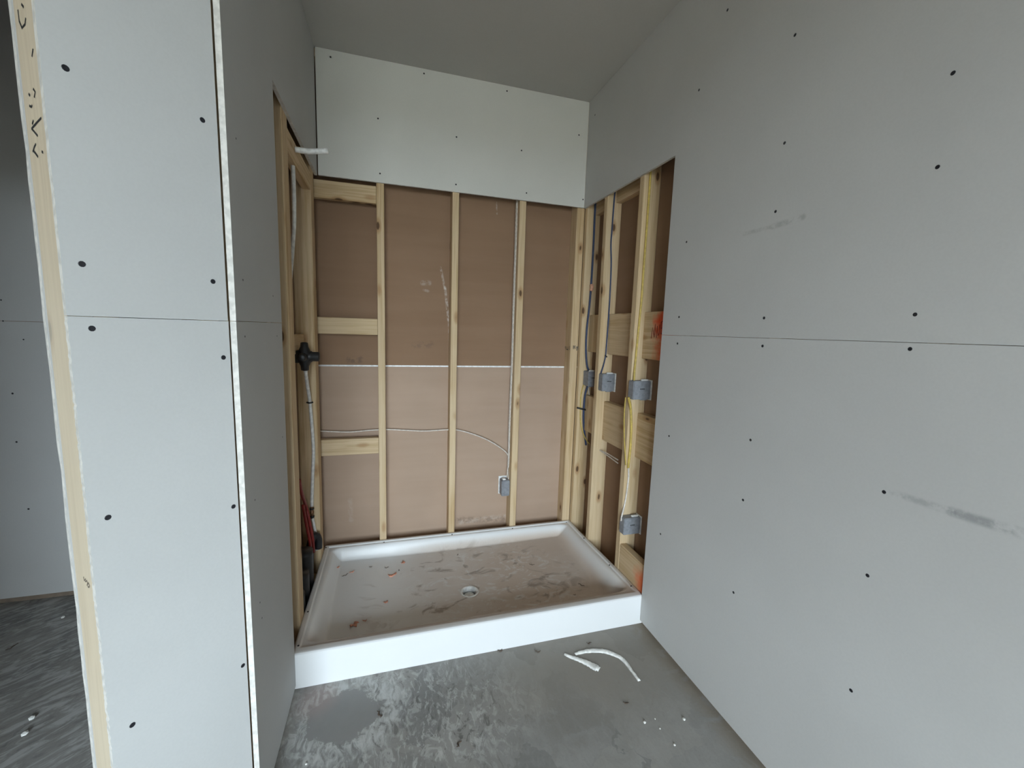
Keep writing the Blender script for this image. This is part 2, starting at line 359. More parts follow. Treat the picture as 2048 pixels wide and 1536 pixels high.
def tube_bm(bm, pts, r, n=8, sub=6, flat=1.0, flat_dir=None):
    P = smooth_path(pts, sub) if sub else [Vector(p) for p in pts]
    t = (P[1]-P[0]).normalized(); up = Vector((0,0,1)) if abs(t.z) < .9 else Vector((1,0,0))
    if flat_dir is not None: up = Vector(flat_dir)
    nrm = (up - t*up.dot(t)).normalized(); rings = []
    for i, p in enumerate(P):
        t = (P[min(i+1, len(P)-1)] - P[max(i-1, 0)]).normalized()
        nrm = (nrm - t*nrm.dot(t)).normalized(); b = t.cross(nrm)
        rad = r(i/(len(P)-1)) if callable(r) else r
        rings.append([bm.verts.new(p + (nrm*math.cos(2*math.pi*k/n)*flat + b*math.sin(2*math.pi*k/n))*rad) for k in range(n)])
    for a, b in zip(rings, rings[1:]):
        for k in range(n): bm.faces.new((a[k], a[(k+1) % n], b[(k+1) % n], b[k]))
    bm.faces.new(rings[0][::-1]); bm.faces.new(rings[-1])
def tube(name, pts, r, mat, parent=None, **kw):
    bm = bmesh.new(); tube_bm(bm, pts, r, **kw); return from_bm(name, bm, mat, parent, None, True)
def box_bm(bm, lo, hi, bevel=0.0):
    r = bmesh.ops.create_cube(bm, size=1); vs = r['verts']
    bmesh.ops.scale(bm, vec=[hi[i]-lo[i] for i in range(3)], verts=vs)
    bmesh.ops.translate(bm, vec=[(hi[i]+lo[i])/2 for i in range(3)], verts=vs)
    if bevel: bmesh.ops.bevel(bm, geom=list({e for v in vs for e in v.link_edges}), offset=bevel, segments=2, affect='EDGES')
def box(name, lo, hi, mat, parent=None, bevel=0.0):
    bm = bmesh.new(); box_bm(bm, lo, hi, bevel); return from_bm(name, bm, mat, parent)
def strokes(name, lines, n, wd, mat, parent, lift=0.0005):
    """inked strokes lying on a face with normal n"""
    n = Vector(n).normalized(); bm = bmesh.new()
    for pts in lines:
        pts = [Vector(p) + n*lift for p in pts]; L = []
        for i, p in enumerate(pts):
            t = (pts[min(i+1, len(pts)-1)]-pts[max(i-1, 0)]).normalized(); s = t.cross(n)*wd/2; L.append((bm.verts.new(p+s), bm.verts.new(p-s)))
        for a, b in zip(L, L[1:]): bm.faces.new((a[0], a[1], b[1], b[0]))
    o = from_bm(name, bm, mat); o.parent = parent; o.matrix_parent_inverse = parent.matrix_basis.inverted(); return o
def keep(o, parent): o.parent = parent; o.matrix_parent_inverse = parent.matrix_basis.inverted(); return o

# ================================================================ SETTING
bm = bmesh.new(); box_bm(bm, (XL-0.2, YREAR-0.3, -0.12), (W+0.25, 0.25, 0.0))
fl = tag(from_bm('floor', bm, M_CONC), 'bare grey concrete slab smeared with plaster', None, None, 'structure')
bm = bmesh.new(); box_bm(bm, (XL-0.2, YREAR-0.3, ZC), (W+0.25, 0.25, ZC+0.05))
tag(from_bm('ceiling', bm, M_CEIL), 'unpainted drywall ceiling above the shower alcove', None, None, 'structure')

bm = bmesh.new(); box_bm(bm, (-40, -60, -0.35), (40, YREAR-0.31, -0.15))
tag(from_bm('ground_outside', bm, M_GROUND), 'bare sandy ground outside the window', None, None, 'structure')
S0, S1 = T, T+ST                                    # stud faces in a wall's depth
# ---- back wall of the shower
wb = tag(empty('wall_back', (0,0,0)), 'open stud wall behind the shower with drywall only at the top', None, None, 'structure')
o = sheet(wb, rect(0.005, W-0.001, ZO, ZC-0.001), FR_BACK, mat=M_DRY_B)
for x, y in [(661,114),(848,147),(1014,182),(756,237),(913,274),(760,347),(912,369),(1053,386),(1166,399),(1043,301),(1158,270)]: screw(o, atY(x, y, 0), 0.8)
for x0, x1 in [(-.138,-.1), (0.287,0.326), (0.694,0.732), (1.090,1.131), (1.459,1.5108)]:
    board(wb, (x0, x1), (S0, S1), (0.038, ZC-0.04))
cornerstud = wb.children[-1]
for z0, z1 in [(2.032,2.121), (1.331,1.420), (0.650,0.743)]:
    board(wb, (-0.099, 0.286), (S0+.0006, S0+0.0386), (z0, z1), name='blocking')
board(wb, (-0.14, W+0.1005), (S0, S1), (0.0, 0.038), name='sole_plate')
board(wb, (-0.14, W+0.1), (S0, S1), (ZC-0.04, ZC), name='top_plate')
sheet(wb, rect(-0.14, W+0.1015, 0.0, 1.1460), FR_BACK, S1, S1+T, M_KRAFT2, 'backing_board', False)
sheet(wb, rect(-0.14, W+0.1015, 1.1555, ZC-0.001), FR_BACK, S1, S1+T, M_KRAFT, 'backing_board', False)
sheet(wb, rect(-0.14, W+0.1015, 1.144, 1.157), FR_BACK, S1+0.0035, S1+T-.001, M_WHITE_SEAM, 'seam_filler', False)
# stamp on the corner stud (illegible)
def ink_cluster(px, py, plane, n, wd, mat, parent, dx=3.2, h=9, cnt=6, slant=0.0, seed=1):
    rr = random.Random(seed); L = []
    for i in range(cnt):
        x = px + i*dx + rr.uniform(-.4, .4); y0 = py + rr.uniform(-1.5, 1.5); y1 = y0 + h*rr.uniform(.7, 1.0)
        L.append([plane(x, y0), plane(x+slant, y1)])
    for i in range(cnt//2):
        x = px + i*2*dx; y = py + rr.uniform(1, h-1); L.append([plane(x, y), plane(x+dx, y+rr.uniform(-1, 1))])
    return strokes('stamp_mark', L, n, wd, mat, parent)
ink_cluster(1128.5, 692, lambda x, y: atX(x, y, 1.459), (-1,0,0), 0.007, M_STAMP, cornerstud, dx=2.6, cnt=5, seed=3)
ink_cluster(1147, 692, lambda x, y: atY(x, y, S0), (0,-1,0), 0.006, M_STAMP, cornerstud, dx=3.0, cnt=4, seed=4)

# ---- right wall
wr = tag(empty('wall_right', (W,0,0)), 'tall drywall wall on the right, cut open beside the shower pan', None, None, 'structure')
FRr = Matrix.Translation((-W,0,0)) @ FR_RIGHT       # children are relative to the wall's own origin
up = [(0.0, ZO-.004), (-YO, ZO-.012), (-YO+.0015, ZJ+.0008), (-YREAR, ZJ+.0008), (-YREAR, ZC-.001), (0.0, ZC-.001)]
o_up = sheet(wr, up, FRr, mat=M_DRY_R)
o_lo = sheet(wr, [(-YO+.0015, ZJ-.0003), (-YO+.003, .75), (-YO, .018), (-YREAR, .018), (-YREAR, ZJ-.0003)], FRr, mat=M_DRY_R)
for x, y in [(1590,70),(1906,146),(1569,286),(1875,334),(1551,423),(1398,180),(1373,484),(1528,636),(1830,629),(1358,634),(1455,20),(1190,230)]:
    p = atX(x, y, W) - Vector((W,0,0)); screw(o_up, p, 0.85)
for x, y in [(1355,687),(1525,692),(1820,698),(1338,872),(1501,880),(1486,1000),(1768,984),(1321,1068),(1467,1185),(1735,1151),(1702,1381)]:
    p = atX(x, y, W) - Vector((W,0,0)); screw(o_lo, p, 0.85)
for y0, y1 in [(-0.022, 0.0125), (-0.271, -0.233), (-0.620, -0.580), (-1.02,-.982), (-1.43,-1.39), (-1.84,-1.80), (-2.6,-2.56), (-3.4,-3.36)]:
    board(wr, (-y1, -y0), (S0, S1), (0.038, ZC-0.04), FRr)
rs = [c for c in wr.children if c.name.startswith('stud')]; rcorner, rA, rB = rs[0], rs[1], rs[2]
for z0, z1 in [(1.262,1.491), (0.752,0.984)]:
    for a, b in [(-0.2325,-0.0225), (-0.5795,-0.2715), (-0.981,-0.6205)]:
        ob = board(wr, (-b, -a), (0.0636, S1), (z0, z1), FRr, M_WOOD_P1 if z0 > 1 and a < -.9 else M_WOOD, 'blocking')
        if z0 > 1 and a < -.9: mudblock = ob
board(wr, (0.0225,0.2325), (0.0636, S1), (2.095, 2.185), FRr, None, 'blocking')
board(wr, (0.2715,0.5795), (0.0636, S1), (2.100, 2.190), FRr, None, 'blocking')
board(wr, (0.6205,0.981), (S0+.001, S0+0.039), (0.04, 0.281), FRr, M_WOOD_P2, 'blocking')
board(wr, (-0.012, -YREAR), (S0, S1), (0.0, 0.038), FRr, None, 'sole_plate')
board(wr, (-0.012, -YREAR), (S0, S1), (ZC-0.04, ZC), FRr, None, 'top_plate')
sheet(wr, rect(-0.1155, -YREAR+.1, 0.0, ZC-.001), FRr, S1, S1+T, M_KRAFT, 'backing_board', False)
# lettering on the painted block: M U and the start of a third letter that the sheet cuts off
pb = lambda x, y: atX(x, y, XB)
strokes('handwritten_mark', [[pb(1302.5,677), pb(1304,664), pb(1305.5,655), pb(1307,664), pb(1308.5,675)],
    [pb(1308.5,675), pb(1309.5,660), pb(1310.5,648), pb(1312,662), pb(1313,676)],
    [pb(1315,652), pb(1315,664), pb(1316,671), pb(1318,669), pb(1319,658), pb(1319.5,649)],
    [pb(1322,668), pb(1322,655), pb(1322.5,644)], [pb(1322,645), pb(1326,642)], [pb(1322,657), pb(1326,655)], [pb(1322,668), pb(1326,666)]],
    (-1,0,0), 0.0045, M_REDINK, mudblock).matrix_parent_inverse = (Matrix.Translation((W,0,0)) @ mudblock.matrix_basis).inverted()

# ---- left wall of the shower
wl = tag(empty('wall_left', (0,0,0)), 'partition left of the shower, open to its studs beside the pan', None, None, 'structure')
YC = -1.297
o_lu = sheet(wl, [(YC, ZJ+.0008), (YO, ZJ+.0008), (YO+.002, 1.8), (YO, ZO+.004), (-.4, ZO-.002), (0.0, ZO-.004), (0.0, ZC-.001), (YC, ZC-.001)], FR_LEFT)
o_ll = sheet(wl, [(YC-.0005, 0.016), (YO, 0.016), (YO-.002, .7), (YO, ZJ-.0003), (YC-.0005, ZJ-.0003)], FR_LEFT)
for x, y in [(472,277),(486,560),(546,592)]: screw(o_lu, atX(x, y, 0), .5)
for x, y in [(490,673),(554,672),(510,1000),(520,1205),(524,1236),(565,874)]: screw(o_ll, atX(x, y, 0), .5)
board(wl, (-0.688, -0.604), (S0, S1), (0.038, ZC-.04), FR_LEFT)
board(wl, (-0.125, -0.040), (S0, S1), (0.038, ZC-.04), FR_LEFT)
lcorner = wl.children[-1]
board(wl, (-1.28, -1.24), (S0, S1), (0.038, ZC-.04), FR_LEFT)
board(wl, (-0.98, -0.94), (S0, S1), (0.038, ZC-.04), FR_LEFT)
board(wl, (-0.6035, -0.1255), (S0+.001, S0+.039), (2.025, 2.108), FR_LEFT, None, 'blocking')
board(wl, (-0.6035, -0.1255), (0.0636, S1-.0005), (1.24, 1.33), FR_LEFT, None, 'blocking')
board(wl, (-1.28, 0.012), (S0, S1), (0.0, 0.038), FR_LEFT, None, 'sole_plate')
board(wl, (-1.28, 0.012), (S0, S1), (ZC-.04, ZC), FR_LEFT, None, 'top_plate')
sheet(wl, rect(-1.245, -0.001, 0.02, ZC-.01), FR_LEFT, S1, S1+T, M_KRAFT, 'backing_board', False)

# ---- angled wall with the unfinished door opening
wd_ = tag(empty('wall_angled', (0,0,0)), 'short angled wall beside the unfinished door opening', None, None, 'structure')
L45 = -(atP(133.5, 631, KC, N45) - KC).dot(X45)     # length of the sheet between the corner and the opening
lf = ragged(-L45, ZC-.001, ZJ+.0008, 0.00025, 0.03, seed=2)
o_au = sheet(wd_, [(0.0, ZJ+.0008), (0.0, ZC-.001)] + lf, FR_45)
lf = ragged(-L45, ZJ-.0003, 0.012, 0.0006, 0.006, seed=5)
o_al = sheet(wd_, [(0.0, 0.012), (0.001, ZJ-.0003)] + lf, FR_45)
for x, y in [(131,136),(405,240),(164,528),(426,563)]: screw(o_au, atP(x, y, KC, N45))
for x, y in [(184,657),(447,715),(216,1035),(467,1013),(265,1450),(486,1331)]: screw(o_al, atP(x, y, KC, N45))
EJ = 0.0015                                         # the jamb stud stands a hair back from the sheet ends
jamb = board(wd_, (-L45+EJ, -L45+EJ+.038), (S0+.0005, S1-.0005), (0.038, ZC-.04), FR_45, M_WOOD_PALE)
board(wd_, (-L45+EJ+.0385, -L45+EJ+.0765), (S0, S1), (0.038, ZC-.04), FR_45)
board(wd_, (-0.05, -0.012), (S0+.001, S1), (0.038, ZC-.04), FR_45)
board(wd_, (-L45+EJ, -0.005), (S0, S1), (0.0, 0.038), FR_45, None, 'sole_plate')
board(wd_, (-L45-2.3, -0.005), (S0, S1), (ZC-.04, ZC), FR_45, None, 'top_plate')
lf = ragged(-L45, ZC-.001, 0.012, 0.0006, 0.05, seed=9)
sheet(wd_, [(-0.02, 0.012), (-0.02, ZC-.001)] + lf, FR_45, S1+.0015, S1+T+.0015)
D0 = -L45-0.86                                      # far side of the opening (out of view)
PJ = KC + X45*(-L45+EJ)                             # jamb face, looking along -X45
pj = lambda x, y: atP(x, y, PJ, X45)
z1 = lambda a, b: pj(a/3.072, b/3.072)
strokes('handwritten_mark', [[z1(255,725), z1(225,757), z1(195,793)], [z1(196,790), z1(213,810), z1(234,836)], [z1(207,738), z1(200,765)],
    [z1(222,885), z1(212,905), z1(204,935)], [z1(206,925), z1(222,945), z1(236,966)], [z1(258,930), z1(266,938)],
    [z1(178,575), z1(186,590)], [z1(205,545), z1(218,565), z1(212,600)], [z1(182,650), z1(196,658), z1(200,645)],
    [z1(112,60), z1(120,130), z1(137,172), z1(155,150), z1(160,110)], [z1(133,25), z1(148,45)], [z1(205,300), z1(198,350)]], -X45, 0.0042, M_INK, jamb)
z3 = lambda a, b: pj(a/2.866, 1000+b/2.866)
strokes('stamp_mark', [[z3(480,440), z3(484,462), z3(492,452)], [z3(490,468), z3(500,462), z3(503,480)], [z3(500,490), z3(508,474), z3(516,496)], [z3(505,497), z3(514,499)]], -X45, 0.0032, M_STAMP, jamb)
# the stretch of the same wall on the other side of the opening, and over it
sheet(wd_, rect(-2.30, D0, 0.012, ZC-.001), FR_45, mat=M_SHEATH); sheet(wd_, rect(-2.30, D0, 0.012, ZC-.001), FR_45, S1, S1+T)
board(wd_, (D0-.038, D0), (S0, S1), (0.0, ZC-.04), FR_45)
sheet(wd_, rect(D0, -L45, 1.95, ZC-.001), FR_45); sheet(wd_, rect(D0, -L45, 1.95, ZC-.001), FR_45, S1+.0015, S1+T+.0015)
board(wd_, (D0-.03, -L45-.001), (S0, S1), (1.95, 2.04), FR_45, None, 'shade_header')  # out of view, set low to block light from the side room's upper wall

# ---- side room behind the opening
ws = tag(empty('wall_side_room', (0,0,0)), 'grey drywall at the end of the dim side room', None, None, 'structure')
o_s1 = sheet(ws, rect(XL, -0.1145, 0.030, 1.35), FR_BACK); o_s2 = sheet(ws, rect(XL, -0.1145, 1.3524, ZC-.001), FR_BACK)
for x, y in [(2,600),(6,642),(47,679)]: screw(o_s2 if y < 655 else o_s2, atY(x, y, 0), .6)
for x, y in [(25,787),(33,884),(57,1018)]: screw(o_s1, atY(x, y, 0), .8)
sheet(ws, rect(XL-.02, -0.1405, 0.0, ZC-.001), FR_BACK, S1, S1+T, M_SHEATH, 'backing_board')
board(ws, (XL, -0.1425), (T, T+ST), (0, 0.038), FR_BACK, M_OLDWOOD, 'sole_plate')
sheet(ws, rect(-1.7, 0.0, 0.012, ZC-.001), frame((XL,0,0), (0,1,0), (-1,0,0)), mat=M_SHEATH); sheet(ws, rect(YREAR, -1.7, 0.0, ZC-.001), frame((XL,0,0), (0,1,0), (-1,0,0)), mat=M_SHEATH)

# ---- rear of the room (behind the photographer) with its window
wz = tag(empty('wall_rear', (0,YREAR,0)), 'drywall wall with a wide low window facing the shower', None, None, 'structure')
FRz = Matrix.Translation((0,-YREAR,0)) @ FR_REAR
a, b_, c0, c1 = -WIN['x1'], -WIN['x0'], WIN['z0'], WIN['z1']
for rc in (rect(-W-.1, a, 0.0, ZC-.001), rect(b_, -XL+.02, 0.0, ZC-.001), rect(a, b_, 0.0, c0), rect(a, b_, c1, ZC-.001)): sheet(wz, rc, FRz, mat=M_SHEATH, name='wall_board')
wn = tag(empty('window_1', (0,YREAR,0)), 'wide white framed window behind the photographer', None, None, 'structure')
def wbar(u, v, nm): 
    bm = bmesh.new(); box_bm(bm, (u[0], 0.005, v[0]), (u[1], 0.075, v[1]), .003); return from_bm(nm, bm, M_WHITE, wn, FRz)
for u, v in [((a, a+.045),(c0,c1)), ((b_-.045, b_),(c0,c1)), ((a+.045,b_-.045),(c0,c0+.045)), ((a+.045,b_-.045),(c1-.045,c1)), (((a+b_)/2-.02,(a+b_)/2+.02),(c0+.045,c1-.045))]: wbar(u, v, 'window_frame')
for u in [(a+.045,(a+b_)/2-.02), ((a+b_)/2+.02,b_-.045)]:
    bm = bmesh.new(); box_bm(bm, (u[0], .045, c0+.045), (u[1], .05, c1-.045)); from_bm('window_pane', bm, M_GLASS, wn, FRz)

# ================================================================ SHOWER PAN
DR = Vector((0.738, -0.478, 0))
def sstep(a, b, x):
    t = max(0.0, min(1.0, (x-a)/(b-a))); return t*t*(3-2*t)
px0, px1, py0, py1 = -T+.0008, W+T-.0008, -0.8555, T-.0008
def pan_z(x, y):
    rim = PANZ + (0.123-PANZ)*sstep(py0+.07, py1-.05, y)
    dl, dr, db, df = x-px0, px1-x, py1-y, y-py0
    rr = math.hypot(x-DR.x, y-DR.y)
    flo = 0.037 + 0.018*min(1, rr/0.75)
    # side flanges: flat lip, a small step, then a rounded inner wall
    def prof(d, a, b): return sstep(a, b, d)
    lin = lambda d, a, b: max(0.0, min(1.0, (d-a)/(b-a)))
    h_ = min(lin(dl, .036, .100), lin(dr, .036, .120)); v_ = min(lin(db, .036, .078), lin(df, .056, .092))
    inner = max(0.0, 1-math.hypot(1-h_, 1-v_)); inner = inner*inner*(3-2*inner)
    lip = min(dl, dr, db)
    step = 0.006*sstep(.020, .026, lip) if df > .05 else 0.006*sstep(.020, .026, lip)*sstep(.03, .05, df)
    z = (rim-step)*(1-inner) + flo*inner
    z -= 0.005*(1-sstep(0.0, 0.006, min(lip, df)))**2
    if rr < .0405: z = 0.003
    return z
def lines(lo, hi, ed, dense, c, hw):
    v = set(); n = int((hi-lo)/0.03)
    for i in range(n+1): v.add(round(lo+(hi-lo)*i/n, 5))
    for e in ed:
        v.add(round(lo+e, 5)); v.add(round(hi-e, 5))
    k = -hw
    while k <= hw: v.add(round(c+k, 5)); k += dense
    return sorted(v)
eds = [0, .001, .003, .006, .012, .020, .023, .026, .032, .038, .043, .048, .053, .056, .060, .065, .070, .075, .080, .085, .090, .097, .105]
xs = lines(px0, px1, eds, 0.0033, DR.x, .053); ys = lines(py0, py1, eds, 0.0033, DR.y, .053)
pan = tag(empty('shower_pan', (0.74, -0.42, 0)), 'white acrylic shower pan, dusty, with a raised front threshold', 'shower pan')
pv, pf = [], []
for y in ys:
    for x in xs: pv.append((x-.74, y+.42, pan_z(x, y)))
nx, ny = len(xs), len(ys)
for j in range(ny-1):
    for i in range(nx-1): pf.append((j*nx+i, j*nx+i+1, (j+1)*nx+i+1, (j+1)*nx+i))
def skirt(idx):
    global pv, pf
    base = len(pv)
    for q in idx: pv.append((pv[q][0], pv[q][1], 0.0))
    for i in range(len(idx)-1): pf.append((idx[i], base+i, base+i+1, idx[i+1]))
skirt(list(range(nx))); skirt([j*nx+nx-1 for j in range(ny)]); skirt([(ny-1)*nx+i for i in range(nx)][::-1]); skirt([j*nx for j in range(ny)][::-1])
me = bpy.data.meshes.new('pan_body'); me.from_pydata(pv, [], pf); me.update()
for p in me.polygons: p.use_smooth = True
bmx = bmesh.new(); bmx.from_mesh(me); bmesh.ops.recalc_face_normals(bmx, faces=bmx.faces)
for e in bmx.edges:
    if len(e.link_faces) == 2 and e.calc_face_angle(0) > 0.75: e.smooth = False
bmx.to_mesh(me); bmx.free()
link('pan_body', me, pan, M_PAN)
def lathe(name, prof, mat, parent, loc, n=28, smooth=True, rot=None, cap=True):
    bm = bmesh.new(); rings = []
    for r, z in prof: rings.append([bm.verts.new((r*math.cos(2*math.pi*i/n), r*math.sin(2*math.pi*i/n), z)) for i in range(n)])
    for a, b in zip(rings, rings[1:]):
        for i in range(n): bm.faces.new((a[i], a[(i+1) % n], b[(i+1) % n], b[i]))
    if cap and prof[0][0] > 1e-4: bm.faces.new(rings[0][::-1])
    if cap and prof[-1][0] > 1e-4: bm.faces.new(rings[-1])
    bmesh.ops.remove_doubles(bm, verts=bm.verts, dist=1e-6)
    mw = Matrix.Translation(loc) @ (rot or Matrix.Identity(4)); return from_bm(name, bm, mat, parent, mw, smooth)
lathe('drain_ring', [(.0475,.034), (.0470,.0395), (.0440,.0410), (.0395,.0400), (.0365,.0370), (.0350,.0300), (.0345,.0050), (.0440,.0040), (.0455,.0300)], M_WHITE, pan, (DR.x-.74, DR.y+.42, 0.0), 36, cap=False)
lathe('drain_throat', [(.0344,.0045), (.0344,.0055), (.0005,.0056)], M_BLACK, pan, (DR.x-.74, DR.y+.42, 0.0), 24)
lathe('drain_plug', [(.0290,.0057), (.0290,.0150), (.0255,.0185), (.0120,.0205), (.0005,.0208)], M_WHITE, pan, (DR.x-.74, DR.y+.42, 0.0), 28)
for x, y in [(768,1081),(904,1066),(1025,1054),(1133,1042),(1168,1076),(1219,1133),(1262,1178),(616,1229),(597,1299),(652,1094)]:
    p = atZ(x, y, .128); p.x = min(max(p.x, px0+.009), px1-.009); p.y = min(max(p.y, py0+.012), py1-.009)
    lathe('screw', [(.0040,-.002), (.0040,.0012), (.0022,.0022), (.0004,.0023)], M_SCREW, pan, (p.x-.74, p.y+.42, pan_z(p.x, p.y)), 8)

# ================================================================ PLUMBING
# valve body with its black guard, on the block between the studs
mv = tag(empty('shower_valve', (-0.062, -0.300, 1.229)), 'black four-armed shower valve guard fixed between the left wall studs', 'valve')
lathe('valve_body', [(.009,-.067), (.017,-.064), (.0185,-.045), (.026,-.028), (.032,-.010), (.032,.012), (.025,.030), (.018,.046), (.016,.064), (.009,.067)], M_BLACK, mv, (0.030,0,0), 12)
RY = Matrix.Rotation(math.pi/2, 4, 'Y'); RX = Matrix.Rotation(math.pi/2, 4, 'X')
lathe('valve_stem', [(.0265,0.0), (.0265,.026), (.0225,.030), (.0225,.056), (.019,.060), (.010,.061)], M_BLACK, mv, (0.034,0,0), 14, rot=RY)
lathe('inlet_arm', [(.020,0.0), (.019,.03), (.017,.075), (.012,.078)], M_BLACK, mv, (0.030,0.0,0), 12, rot=RX)
lathe('inlet_arm', [(.020,0.0), (.019,.02), (.017,.040), (.012,.042)], M_BLACK, mv, (0.030,0.0,0), 12, rot=Matrix.Rotation(-math.pi/2, 4, 'X'))
box('mount_bracket', (-0.012,-0.030,-0.028), (0.012,0.030,0.028), M_BLACK, mv, .004)

YP = -0.140                                          # the lower pipe runs against the corner stud
q = lambda x, y, Y=YP: atY(x, y, Y)
lp = tag(tube('supply_pipe', [q(611,741,-.285), q(614,765,-.22), q(618,790,-.165), q(620,806), q(623,840), q(626,880), q(627,910), q(625,960), q(623.5,1013)], 0.0085, M_PEXW),
         'white water pipe running from the valve down the corner stud', 'pipe')
keep(tube('pipe_clip', [q(613.5,805,YP-.004), q(619.5,806,YP-.0125), q(626,804.5,YP-.006)], .0042, M_BLACK, None, n=6), lp)
lp2 = tag(tube('supply_pipe', [q(624.5,1036), q(628,1052), q(631,1070), q(633,1100)], 0.0085, M_PEXW), 'short white pipe below the brass coupling beside the pan', 'pipe')
cp = tag(empty('pipe_coupling', q(624,1026)), 'dark brass crimp coupling joining the white pipes', 'coupling')
ax = (q(624.5,1038)-q(623.5,1012)).normalized(); ctr = q(624,1025)
for s_, rad, L_, mt, nm in [(0, .0075, .062, M_BRASS, 'coupling_body'), (-.022, .0112, .009, M_BLACK, 'crimp_ring'), (.022, .0112, .009, M_BLACK, 'crimp_ring'), (0.0, .010, .012, M_BRASS, 'coupling_collar')]:
    t_ = tube(nm, [ctr+ax*(s_-L_/2), ctr+ax*(s_+L_/2)], rad, mt, None, n=12, sub=0); keep(t_, cp)
YR = -0.20
tag(tube('hot_water_pipe', [atY(598,960,-.36), atY(603,985,-.30), atY(611,1010,YR), atY(617,1035,YR), atY(621,1055,YR), atY(625,1078,YR), atY(627,1105,YR)], 0.0085, M_PEXR), 'red hot water pipe curving behind the front stud', 'pipe')
tag(tube('hot_water_pipe', [atY(606,1010,-.26), atY(611,1040,-.24), atY(616,1065,-.235), atY(620,1085,-.23), atY(621,1110,-.23)], 0.0075, M_PEXR), 'second red pipe, dark, tucked beside the white pipe', 'pipe')
el = tag(tube('pipe_elbow', [q(637,1096,-.165), q(637,1080,-.165), q(633,1072,-.17), q(626,1074,-.18), q(621,1090,-.185), q(620,1120,-.185), q(620,1165,-.185)], .019, M_BLACK, n=12), 'black pipe elbow low in the left wall beside the pan', 'pipe')
tag(tube('cavity_dark_stub', [(-.058,-.335,.039), (-.058,-.335,.16), (-.058,-.335,.285)], .042, M_BLACK, n=16), 'fat black stub added to darken the cavity in the left wall beside the red pipes', 'pipe')  # added black cylinders, these three stand in for the dark of the cavity
tag(tube('cavity_dark_stub', [(-.058,-.445,.039), (-.058,-.445,.12), (-.058,-.445,.235)], .042, M_BLACK, n=16), 'lower black stub added to darken the cavity, between the fat one and the front stud', 'pipe')
tag(tube('cavity_dark_stub', [(-.058,-.555,.039), (-.058,-.555,.12), (-.058,-.555,.20)], .042, M_BLACK, n=16), 'shortest black stub added to darken the cavity, right behind the front left stud', 'pipe')
# shower riser and stub-out
YS = -0.470
p_in = Vector((-0.045, YS, 2.084)); p_end = atY(656, 302, YS)
tag(tube('shower_arm_stub', [Vector((-0.012, YS, 2.079)), Vector((.04, YS, 2.079)), Vector((p_end.x, YS, p_end.z))], .0110, M_WHITE, n=14), 'white pipe stub poking out of the left wall near the top', 'pipe')
rz = tag(tube('riser_pipe', [atY(584,304,-.44), atY(586,340,-.44), atY(588,400,-.44), atY(588,450,-.44), atY(585.5,490,-.44), atY(582.5,530,-.45), atY(578,570,-.47), (-.070,-.50,1.45), (-.078,-.49,1.33), (-.075,-.40,1.25)], .0085, M_PEXW), 'white riser pipe bending behind the front left stud', 'pipe')
elb = tag(tube('drop_ear_elbow', [atY(584,312,-.44), atY(584,299,-.44), Vector((-.035,-.455,2.09)), Vector((-.008, YS, 2.079))], .0105, M_BRASS, n=10), 'brass elbow above the white riser pipe', 'elbow')

# ================================================================ ELECTRICAL
def ebox(Ys, pa, pb_, pc, yt, yb, label, X0=None):
    """plastic box nailed to a stud's near side at Y = Ys; pa, pb_, pc: its three visible upright edges"""
    ym = (yt+yb)/2
    x0 = atY(pa, ym, Ys).x; y1 = atX(pb_, ym, x0).y; x1 = W+S1-.0005
    zt = atX(pb_, yt, x0).z; zb = atX(pb_, yb, x0).z
    e = tag(empty('electrical_box', (x0, (Ys+y1)/2, zb)), label, 'electrical box', 'electrical boxes')
    def L(p): return (p[0]-x0, p[1]-(Ys+y1)/2, p[2]-zb)
    box('box_body', L((x0, y1, zb)), L((x1-.004, Ys-.0006, zt)), M_BOX, e, .003)
    box('mounting_flange', L((x1-.005, y1-.006, zb-.004)), L((x1, Ys-.0006, zt+.004)), M_WHITE, e, .001)
    for i in range(2):
        zc = zt+.001 if i == 0 else zb-.003
        box('nail_boss', L((x1-.050, y1+.012, zc-.003)), L((x1-.012, y1+.024, zc+.006)), M_BOX if i else M_WHITE, e, .002)
    xm = x0+(x1-x0)*.36; zm = zb+(zt-zb)*.57
    for i in range(6):
        box('printed_mark', L((xm+i*.0046, y1-.0005, zm-.003)), L((xm+.0032+i*.0046, y1+.0004, zm+.003)), M_INK, e)
    print('ebox', [round(v, 3) for v in (x0, x1, y1, Ys, zb, zt)])
    return e
ebox(-0.022, 1166, 1177, 1190, 743, 773, 'grey electrical box on the corner stud where two blue and yellow cables meet')
ebox(-0.271, 1196.5, 1205, 1229, 748, 783, 'grey electrical box fed by the thin dark blue cable')
ebox(-0.620, 1256, 1267, 1296, 762, 800, 'grey electrical box fed by yellow cable from above and below')
ebox(-0.620, 1238, 1248, 1274, 1037, 1072, 'grey electrical box low on the stud above the orange-sprayed block')
# box on the back wall
bb = tag(empty('electrical_box', (1.06, .06, .33)), 'grey electrical box on the back wall stud above the pan', 'electrical box', 'electrical boxes')
zt, zb = atY(1005,962,.035).z, atY(1005,993,.035).z
xl_ = atY(1003.5, 978, .035).x
box('box_body', (xl_-1.06, .035-.06, zb-.33), (1.0895-1.06, S1-.004-.06, zt-.33), M_BOX, bb, .004)
box('mounting_flange', (xl_-.006-1.06, S1-.006-.06, zb-.33-.004), (1.0895-1.06, S1-.0005-.06, zt-.33+.012), M_WHITE, bb, .001)
box('nail_boss', (xl_+.01-1.06, .05-.06, zt-.33-.002), (xl_+.03-1.06, .08-.06, zt-.33+.007), M_WHITE, bb, .002)

